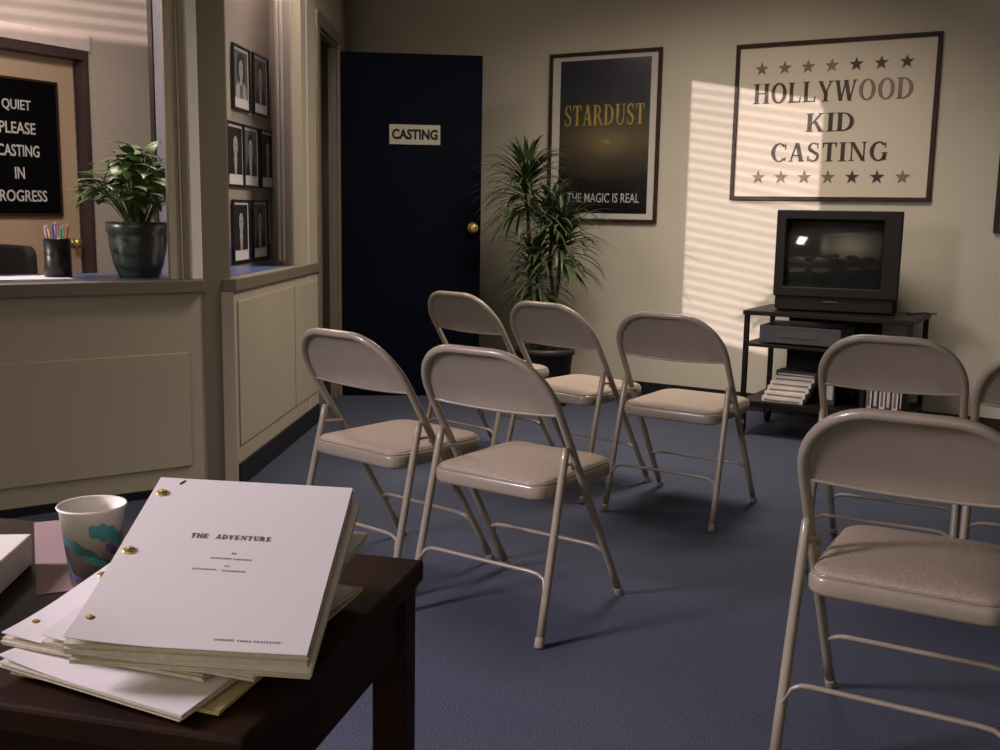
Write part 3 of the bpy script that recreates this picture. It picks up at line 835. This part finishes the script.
# local x runs left (negative) along the far edge, local y away
TW, TD = .95, .485
MB().box((-TW, -TD, TZ - .028), (0, 0, TZ)).build('table_top', M['wood'], tb, bevel=.004)
ap = MB(); ap.box((-TW + .03, -TD + .015, TZ - .105), (-.03, -TD + .033, TZ - .028)); ap.box((-TW + .03, -.033, TZ - .105), (-.03, -.015, TZ - .028)); ap.box((-.033, -TD + .03, TZ - .105), (-.015, -.03, TZ - .028)); ap.box((-TW + .015, -TD + .03, TZ - .105), (-TW + .033, -.03, TZ - .028))
ap.build('apron', M['wood'], tb, bevel=.002)
for x in (-TW + .008, -.052):
    for y in (-TD + .008, -.052): MB().box((x, y, 0), (x + .044, y + .044, TZ - .028)).build('leg', M['wood'], tb, bevel=.003)

rnd = random.Random(4)


def script(name, label, cat, c, yaw, th, tilt=None, brads=True, m='paper', group='scripts on the table', title=False, w=.216, h=.280, sheets=5):
    """a bound script; c = centre of its underside"""
    o = thing(name, label, cat, c, 0, group)
    o.rotation_euler = ((tilt or Matrix.Identity(3)) @ Matrix.Rotation(yaw, 3, 'Z')).to_euler()
    b = MB(); z = 0
    for k in range(sheets):          # page blocks a little out of line
        t_k = th / sheets; j = lambda: rnd.uniform(-.0016, .0016)
        ox, oy = j(), j()
        b.box((-w / 2 + ox, -h / 2 + oy, z), (w / 2 + ox, h / 2 + oy, z + t_k * .96)); z += t_k
    b.build('pages', M['pages'] if m == 'paper' else M[m], o)
    cv = MB(); nx = 14; vs = []      # cover sheet, with the near-left corner lifting a little
    for lay in (0, 1):
        for jy in range(nx + 1):
            for ix in range(nx + 1):
                x = -w / 2 + w * ix / nx; y = -h / 2 + h * jy / nx
                lift = .006 * max(0, 1 - ((x + w / 2) / .10)) ** 2 * max(0, 1 - ((y + h / 2) / .09)) ** 2
                vs.append((x, y, th + lift + (.0008 if lay else 0.0002)))
    n_ = (nx + 1) ** 2; fs = []
    for jy in range(nx):
        for ix in range(nx):
            a = jy * (nx + 1) + ix
            fs += [(n_ + a, n_ + a + 1, n_ + a + nx + 2, n_ + a + nx + 1), (a + nx + 1, a + nx + 2, a + 1, a)]
    cv.add(vs, fs, 0, True); cv.build('cover', M[m], o)
    if brads:
        for y in (-.108, 0, .108):
            mb = MB(); mb.lathe([(0, 0), (.0062, 0), (.0066, .0006), (.0052, .0018), (0, .0024)], 16, xf=Matrix.Translation((-w / 2 + .011, y, th + .001)), cap=False)
            mb.build('brass_fastener', M['brass'], o)
    if title:
        X = plane_xf((0, 0, th + .001), (1, 0, 0), (0, 1, 0))
        tx = MB()
        serif_text(tx, 'THE ADVENTURE', X, -.044, .040, .028, .0078, .0003, mono=.86); tx.build('title', M['typed'], o)
        def ticks(x0, x1, y, hh):          # typing too small to read
            x = x0
            while x < x1:
                for poly in (rect(x, y, x + .0004, y + hh), rect(x, y, x + .0014, y + .0003), rect(x, y + hh * .6, x + .0012, y + hh * .72)): tx.prism(poly[0], 0, .0003, xf=X)
                x += .0027
        for x0, x1, y, hh in ((.006, .011, .003, .0026), (-.013, .006, -.0060, .0026), (.010, .027, -.0065, .0026), (.004, .008, -.0180, .0020), (-.026, -.002, -.0250, .0026), (.003, .027, -.0260, .0026), (.022, .040, -.127, .0026), (.043, .054, -.127, .0026), (.058, .061, -.127, .0026), (.064, .082, -.127, .0026)):
            tx = MB(); ticks(x0, x1, y, hh); tx.build('typed_line', M['typed'], o)
        sc_ = MB()
        sc_.tube([(-.083, .127, th + .0012), (-.080, .133, th + .0012), (-.083, .129, th + .0012), (-.079, .136, th + .0012)], .0006, 6)
        sc_.build('pen_mark', M['ink'], o)
    return o


# low pile on the table
pk = thing('pink_sheet', 'sheet of pale pink paper lying flat beside the cup', 'paper', (-.545, 1.2990, TZ + .0003), R(24.3))
MB().box((-.045, -.15, 0), (.045, .15, .001)).build('sheet', M['pink'], pk)
def slope(ty, tx=0.0):
    nrm = Vector((-tx, -ty, 1)).normalized(); ax = Vector((1, 0, tx)).normalized(); ay = nrm.cross(ax).normalized(); ax = ay.cross(nrm)
    return Matrix((ax, ay, nrm)).transposed()


def lay(name, label, cat, corner, yaw, z87, ty, th, tx=0.0, w=.216, h=.280, **kw):
    """lay a script so that its near right corner stands over corner (x, y); its underside is at z87 on the line y = .87"""
    c = Vector(corner) + Matrix.Rotation(yaw, 2) @ Vector((-w / 2, h / 2))
    return script(name, label, cat, (c.x, c.y, z87 + ty * (c.y - .87)), yaw, th, slope(ty, tx), w=w, h=h, **kw)


lay('manila_folder', 'yellow card folder lying lowest in the pile of scripts', 'folder', (-.240, .862), R(-18), .6722, .045, .0035, brads=False, m='manila', w=.225, h=.290, sheets=2)
lay('script', 'white script without fasteners just above the lowest card folder', 'script', (-.268, .842), R(-24), .6772, .085, .0055, brads=False, sheets=3)
lay('script', 'white script with brass fasteners showing left of the top script', 'script', (-.263, .893), R(-15.5), .6848, .125, .0062, sheets=3)
lay('script', 'cream-edged script whose far corner sticks out right from under the title script', 'script', (-.215, .877), R(-14), .6925, .190, .0045, brads=False, sheets=2)
lay('script', 'cream-edged script directly under the typed title script', 'script', (-.1625, .876), R(-1), .6975, .300, .0062, tx=-.04, brads=False, sheets=3)
lay('script', 'typed title script lying on top of the pile', 'script', (-.166, .880), 0, .7055, .304, .0135, tx=-.04, title=True, h=.280)

# paper cup
cp = thing('paper_cup', 'white paper cup with teal brush-stroke print on the table', 'cup', (-.4755, 1.1915, TZ + .0008))
H_ = .091
def cr_(z): return .0268 + (.0372 - .0268) * z / H_
MB().lathe([(cr_(0) - .001, .004), (cr_(0), 0), (cr_(H_), H_), (cr_(H_) + .0016, H_ + .0004), (cr_(H_) + .0024, H_ + .002), (cr_(H_) + .0012, H_ + .0038), (cr_(H_) - .0006, H_ + .002), (cr_(0) - .001, .006), (0, .006)], 48, cap=False).build('cup_body', M['cup'], cp)


def wrap(mb, pts, mi, lift=.0003):
    """a brush shape wrapped on the cup wall: pts = (angle deg, z) outline, upper edge list then lower edge list"""
    up, lo = pts; n = len(up); vs = []
    for a, z in up + lo:
        r_ = cr_(z) + lift; vs.append((r_ * math.cos(R(a)), r_ * math.sin(R(a)), z))
    mb.add(vs, [(i, i + 1, n + i + 1, n + i) for i in range(n - 1)], mi, True)


def stroke(mb, a0, z0, a1, z1, w, mi, lift, bend=0, n=18):
    up, lo = [], []
    for k in range(n + 1):
        t = k / n; a = a0 + (a1 - a0) * t; z = z0 + (z1 - z0) * t + bend * math.sin(PI * t)
        ww = w * (math.sin(PI * min(1, t * .9 + .1)) ** .6) * (1 + .18 * math.sin(t * 23))
        up.append((a, z + ww / 2)); lo.append((a, z - ww / 2))
    wrap(mb, (up, lo), mi, lift)


pr = MB()
stroke(pr, 284, .071, 358, .052, .021, 0, .0003, .004)
stroke(pr, 218, .060, 330, .024, .014, 1, .0004, .003)
stroke(pr, 268, .040, 336, .020, .010, 0, .0005, .001)
stroke(pr, 315, .050, 352, .030, .012, 2, .0006, .004)
stroke(pr, 214, .040, 250, .008, .012, 1, .0005, -.002)
stroke(pr, 232, .016, 300, .006, .007, 2, .0006, 0)
stroke(pr, 20, .07, 120, .03, .02, 0, .0003, .004)
stroke(pr, 60, .04, 190, .055, .014, 1, .0004, .003)
pr.build('print', [M['teal'], M['teal_dark'], M['purple']], cp)
# white box at the left edge
wb = thing('paper_box', 'shallow white box at the left edge beside the cup', 'box', (-.575, 1.247, TZ + .0015), R(5.5))
MB().box((-.15, -.215, 0), (0, 0, .028)).build('box_tray', M['cup'], wb, bevel=.001)
MB().box((-.1515, -.2165, .022), (.0015, .0015, .038)).build('box_lid', M['cup'], wb, bevel=.002)

# ================================================================== OFFICE THINGS
def dpt(s, z=0, off=0): return DO + DD * s + DN * off + Vector((0, 0, z))


od = thing('office_door', 'pale wooden office door with a black notice board hung on it', 'door', tuple(dpt(-.83, 0, -.06)), math.atan2(DD.y, DD.x))
MB().box((.0, 0, .01), (.842, .04, 1.945)).build('panel', M['door_wood'], od, bevel=.002)
kn = MB(); xf = Matrix.Translation((.788, 0, .885)) @ Matrix.Rotation(PI / 2, 4, 'X')
kn.lathe([(0, 0), (.03, 0), (.03, .005), (.012, .01), (.012, .03), (.026, .042), (.028, .052), (.02, .062), (0, .064)], 20, xf=xf, cap=False); kn.build('door_knob', M['brass'], od)
fr_ = MB()
strip(fr_, DO, DD, DN, .024, .058, -.07, .02, 0, 1.985); strip(fr_, DO, DD, DN, -.88, -.83, -.07, .02, 0, 1.985); strip(fr_, DO, DD, DN, -.88, .058, -.07, .021, 1.935, 1.985)
struct(fr_.build('trim_9', M['frame_red'], bevel=.003))
hd = MB(); strip(hd, DO, DD, DN, -.90, .068, 0, .03, 1.987, 2.072)
struct(hd.build('trim_10', M['head'], bevel=.003))
nb = thing('notice_board', 'black felt letter board asking for quiet, hung on the office door', 'notice board', tuple(dpt(-.712, 1.041, -.057)), math.atan2(DD.y, DD.x))
NW, NH = .600, .757
picture_frame(nb, NW, NH, .014, M['frame_brown'], .018)
MB().box((.012, .012, 0), (NW - .012, NH - .012, .012), xf=FX).build('felt', M['felt'], nb)
NX = plane_xf((0, -.012, 0), (1, 0, 0))
cx = .325
for txt, zc, wd in (('QUIET', .605, .178), ('PLEASE', .484, .225), ('CASTING', .360, .262), ('IN', .238, .060), ('PROGRESS', .112, .335)):
    sans_text('lettering', txt, NX, cx - wd / 2 + .005, cx + wd / 2 + .005, zc - .032, .064, .003, M['letter_white'], nb, .008)
# switch plate on the office wall
oc = thing('office_chair', 'black upholstered office chair behind the counter', 'chair', (-2.66, 5.25, 0), R(140))
bk = MB(); poly = rrect(-.22, .50, .22, .90, .06)
bk.prism([(x, z) for x, z in poly], -.03, .03, 0, True, xf=Matrix(((1, 0, 0, 0), (0, 0, -1, -.22), (0, 1, 0, 0), (0, 0, 0, 1))))
bk.build('backrest', M['black_fabric'], oc, bevel=.015, seg=3)
MB().prism(rrect(-.23, -.20, .23, .24, .07), .40, .47).build('seat', M['black_fabric'], oc, bevel=.015, seg=3)
MB().tube([(0, .02, .06), (0, .02, .40)], .025, 14).build('gas_column', M['steel_black'], oc)
MB().tube([(0, -.10, .39), (0, -.26, .42), (0, -.27, .60)], .016, 10).build('back_bar', M['steel_black'], oc)
for k in range(5):
    a = R(72 * k); MB().tube([(0, .02, .09), (.26 * math.cos(a), .02 + .26 * math.sin(a), .055)], [.022, .014], 8).build('base_arm', M['steel_black'], oc)
    MB().lathe([(0, -.012), (.024, -.012), (.026, 0), (.024, .012), (0, .012)], 12, xf=Matrix.Translation((.27 * math.cos(a), .02 + .27 * math.sin(a), .026)) @ Matrix.Rotation(PI / 2, 4, 'Y'), cap=False).build('caster', M['steel_black'], oc)
# papers and pencils on the counter
pp = thing('paper_sheets', 'white papers lying on the blue counter by the pencil cup', 'papers', (-1.765, 3.92, SILL + .0003), R(36))
MB().box((-.14, -.105, 0), (.14, .105, .002)).build('lower_sheet', M['paper'], pp)
MB().box((-.138, -.10, .002), (.13, .10, .0035), xf=Matrix.Rotation(R(4), 4, 'Z')).build('upper_sheet', M['paper'], pp)
pc = thing('pencil_cup', 'black pencil cup full of coloured pens on the counter', 'pencil cup', (-1.684, 4.000, SILL))
MB().lathe([(0, 0), (.046, 0), (.049, .004), (.049, .146), (.046, .148), (.044, .144), (.044, .008), (0, .008)], 28, cap=False).build('cup', M['frame_black'], pc)
cols = ['pen_yellow', 'pen_violet', 'pen_blue', 'pen_green', 'pen_red', 'pen_white', 'pen_green', 'pen_violet', 'pen_yellow']
labs = ['yellow pen leaning left in the black cup', 'violet pen leaning left in the black cup', 'blue pen standing near the middle of the black cup', 'green pen at the back of the black cup', 'red pen at the middle of the black cup', 'white pen rising highest in the black cup', 'green pen leaning right in the black cup', 'violet pen at the front of the black cup', 'yellow pen at the back right of the black cup']
for k in range(9):
    a = R(190 + 41 * k); b0 = Vector((.014 * math.cos(a), .014 * math.sin(a), .010)); e = Vector((.037 * math.cos(a), .034 * math.sin(a), .148))
    d = (e - b0).normalized(); ln = .172 + .014 * ((k * 7) % 5) / 4
    q = thing('pen', labs[k], 'pen', tuple(Vector(pc.location) + b0), 0, 'pens in the black cup')
    MB().tube([Vector((0, 0, 0)), d * ln], .0038, 8).build('barrel', M[cols[k]], q)
    MB().tube([d * ln, d * (ln + .014)], [.0038, .0012], 8).build('tip', M['pen_white'], q)


# ================================================================== PLANTS
def blade(mb, base, az, el, length, width, droop, rnd, seg=8, fold=.25):
    """a strap or oval leaf that leaves base at (az, el) and bends down"""
    p = Vector(base); e = el; vs = []; d_h = Vector((math.cos(az), math.sin(az), 0)); side = Vector((-math.sin(az), math.cos(az), 0))
    for k in range(seg + 1):
        t = k / seg
        w = width * (math.sin(PI * min(1, .12 + .88 * t) ** .75)) * .5 if width > .03 else width * (1 - t ** 3) * .5 * min(1, .5 + 2 * t)
        w = max(w, .0006)
        d = d_h * math.cos(e) + Vector((0, 0, math.sin(e))); up = d.cross(side)
        vs += [p + side * w - up * fold * w, p, p - side * w - up * fold * w]
        p = p + d * (length / seg); e -= droop / seg * (.4 + 1.2 * t)
    fs = []
    for k in range(seg):
        a = 3 * k; fs += [(a, a + 1, a + 4, a + 3), (a + 1, a + 2, a + 5, a + 4)]
    mb.add(vs, fs, 0, True)


dr = thing('dracaena_plant', 'tall dracaena in a dark pot between the navy door and the poster', 'plant', (.262, 6.05, 0))
pot = [(0, 0), (.125, 0), (.132, .01), (.158, .30), (.170, .302), (.172, .335), (.160, .338), (.150, .31), (.148, .29), (0, .29)]
MB().lathe(pot, 36, cap=False).build('pot', M['pot_dark'], dr)
MB().lathe([(0, .291), (.147, .291), (.147, .296), (0, .302)], 24, cap=False).build('soil', M['soil'], dr)
rd = random.Random(11)
stems = [((-.05, .02), (-.135, .0, 1.25), 160), ((.02, -.02), (.08, .0, .95), 160), ((.0, .03), (-.065, .03, .77), 110), ((.04, .02), (.02, .03, 1.08), 50)]
for k, ((bx_, by_), (hx, hy, hz), nl) in enumerate(stems):
    st = [Vector((bx_, by_, .28)), Vector((bx_ * 1.3 + hx * .2, by_, .5)), Vector((hx * .8, hy, hz * .75)), Vector((hx, hy, hz + .08))]
    MB().tube(st, [.014, .012, .011, .009], 8).build('stem', M['trunk'], dr)
    lf = MB()
    for i in range(nl):
        t = rd.random(); az = rd.uniform(0, 2 * PI); el = R(64 - 80 * t + rd.uniform(-10, 10))
        base = Vector((hx, hy, hz - .14 + .22 * (1 - t))) + Vector((math.cos(az), math.sin(az), 0)) * .012
        blade(lf, base, az, el, rd.uniform(.23, .36) * (.9 if k == 3 else 1), rd.uniform(.019, .027), R(rd.uniform(85, 150) * (1 - .45 * t)), rd)
    for i in range(nl // 8):
        az = rd.uniform(0, 2 * PI); blade(lf, (hx, hy, hz + .08), az, R(rd.uniform(55, 86)), rd.uniform(.17, .26), .022, R(rd.uniform(20, 90)), rd)
    lf.build('leaf_crown', M['leaf_dark'], dr)

gp = thing('potted_plant', 'leafy green plant in a dark green pot on the office counter', 'plant', (-1.420, 4.125, SILL))
MB().lathe([(0, 0), (.070, 0), (.078, .008), (.094, .05), (.106, .11), (.111, .155), (.109, .168), (.117, .172), (.119, .205), (.114, .212), (.106, .208), (.104, .18), (0, .18)], 40, cap=False).build('pot', M['pot_green'], gp)
MB().lathe([(0, .181), (.103, .181), (.103, .186), (0, .192)], 24, cap=False).build('soil', M['soil'], gp)
rd = random.Random(5); lf = MB(); stm = MB()
for i in range(160):
    az = rd.uniform(0, 2 * PI); t = rd.random()
    rad_ = .02 + .17 * t * (1.15 if math.cos(az) < 0 else .8); hz = .23 + .27 * (1 - t * .75) * rd.uniform(.5, 1.0) + .02
    tip = Vector((math.cos(az) * rad_, math.sin(az) * rad_, hz)); b0 = Vector((math.cos(az) * .03 * t, math.sin(az) * .03 * t, .185))
    mid = (b0 + tip) / 2 + Vector((0, 0, .04 * t))
    stm.tube([b0, mid, tip], .0018, 5, cap=False)
    blade(lf, tip, az + rd.uniform(-.7, .7), R(rd.uniform(-25, 35)), rd.uniform(.07, .12), rd.uniform(.038, .058), R(rd.uniform(40, 90)), rd, 7, .2)
for az, el, ln, h0 in ((2.6, 60, .13, .40), (1.2, 75, .13, .46), (.6, 60, .12, .42), (3.2, 20, .14, .34)):
    p0 = Vector((.02 * math.cos(az), .02 * math.sin(az), .19)); p1 = p0 + Vector((.05 * math.cos(az), .05 * math.sin(az), h0 - .19))
    stm.tube([p0, (p0 + p1) / 2 + Vector((0, 0, .02)), p1], .002, 5, cap=False); blade(lf, p1, az, R(el), ln, .052, R(130), rd, 9, .2)
stm.build('stems', M['leaf'], gp); lf.build('foliage', M['leaf'], gp)
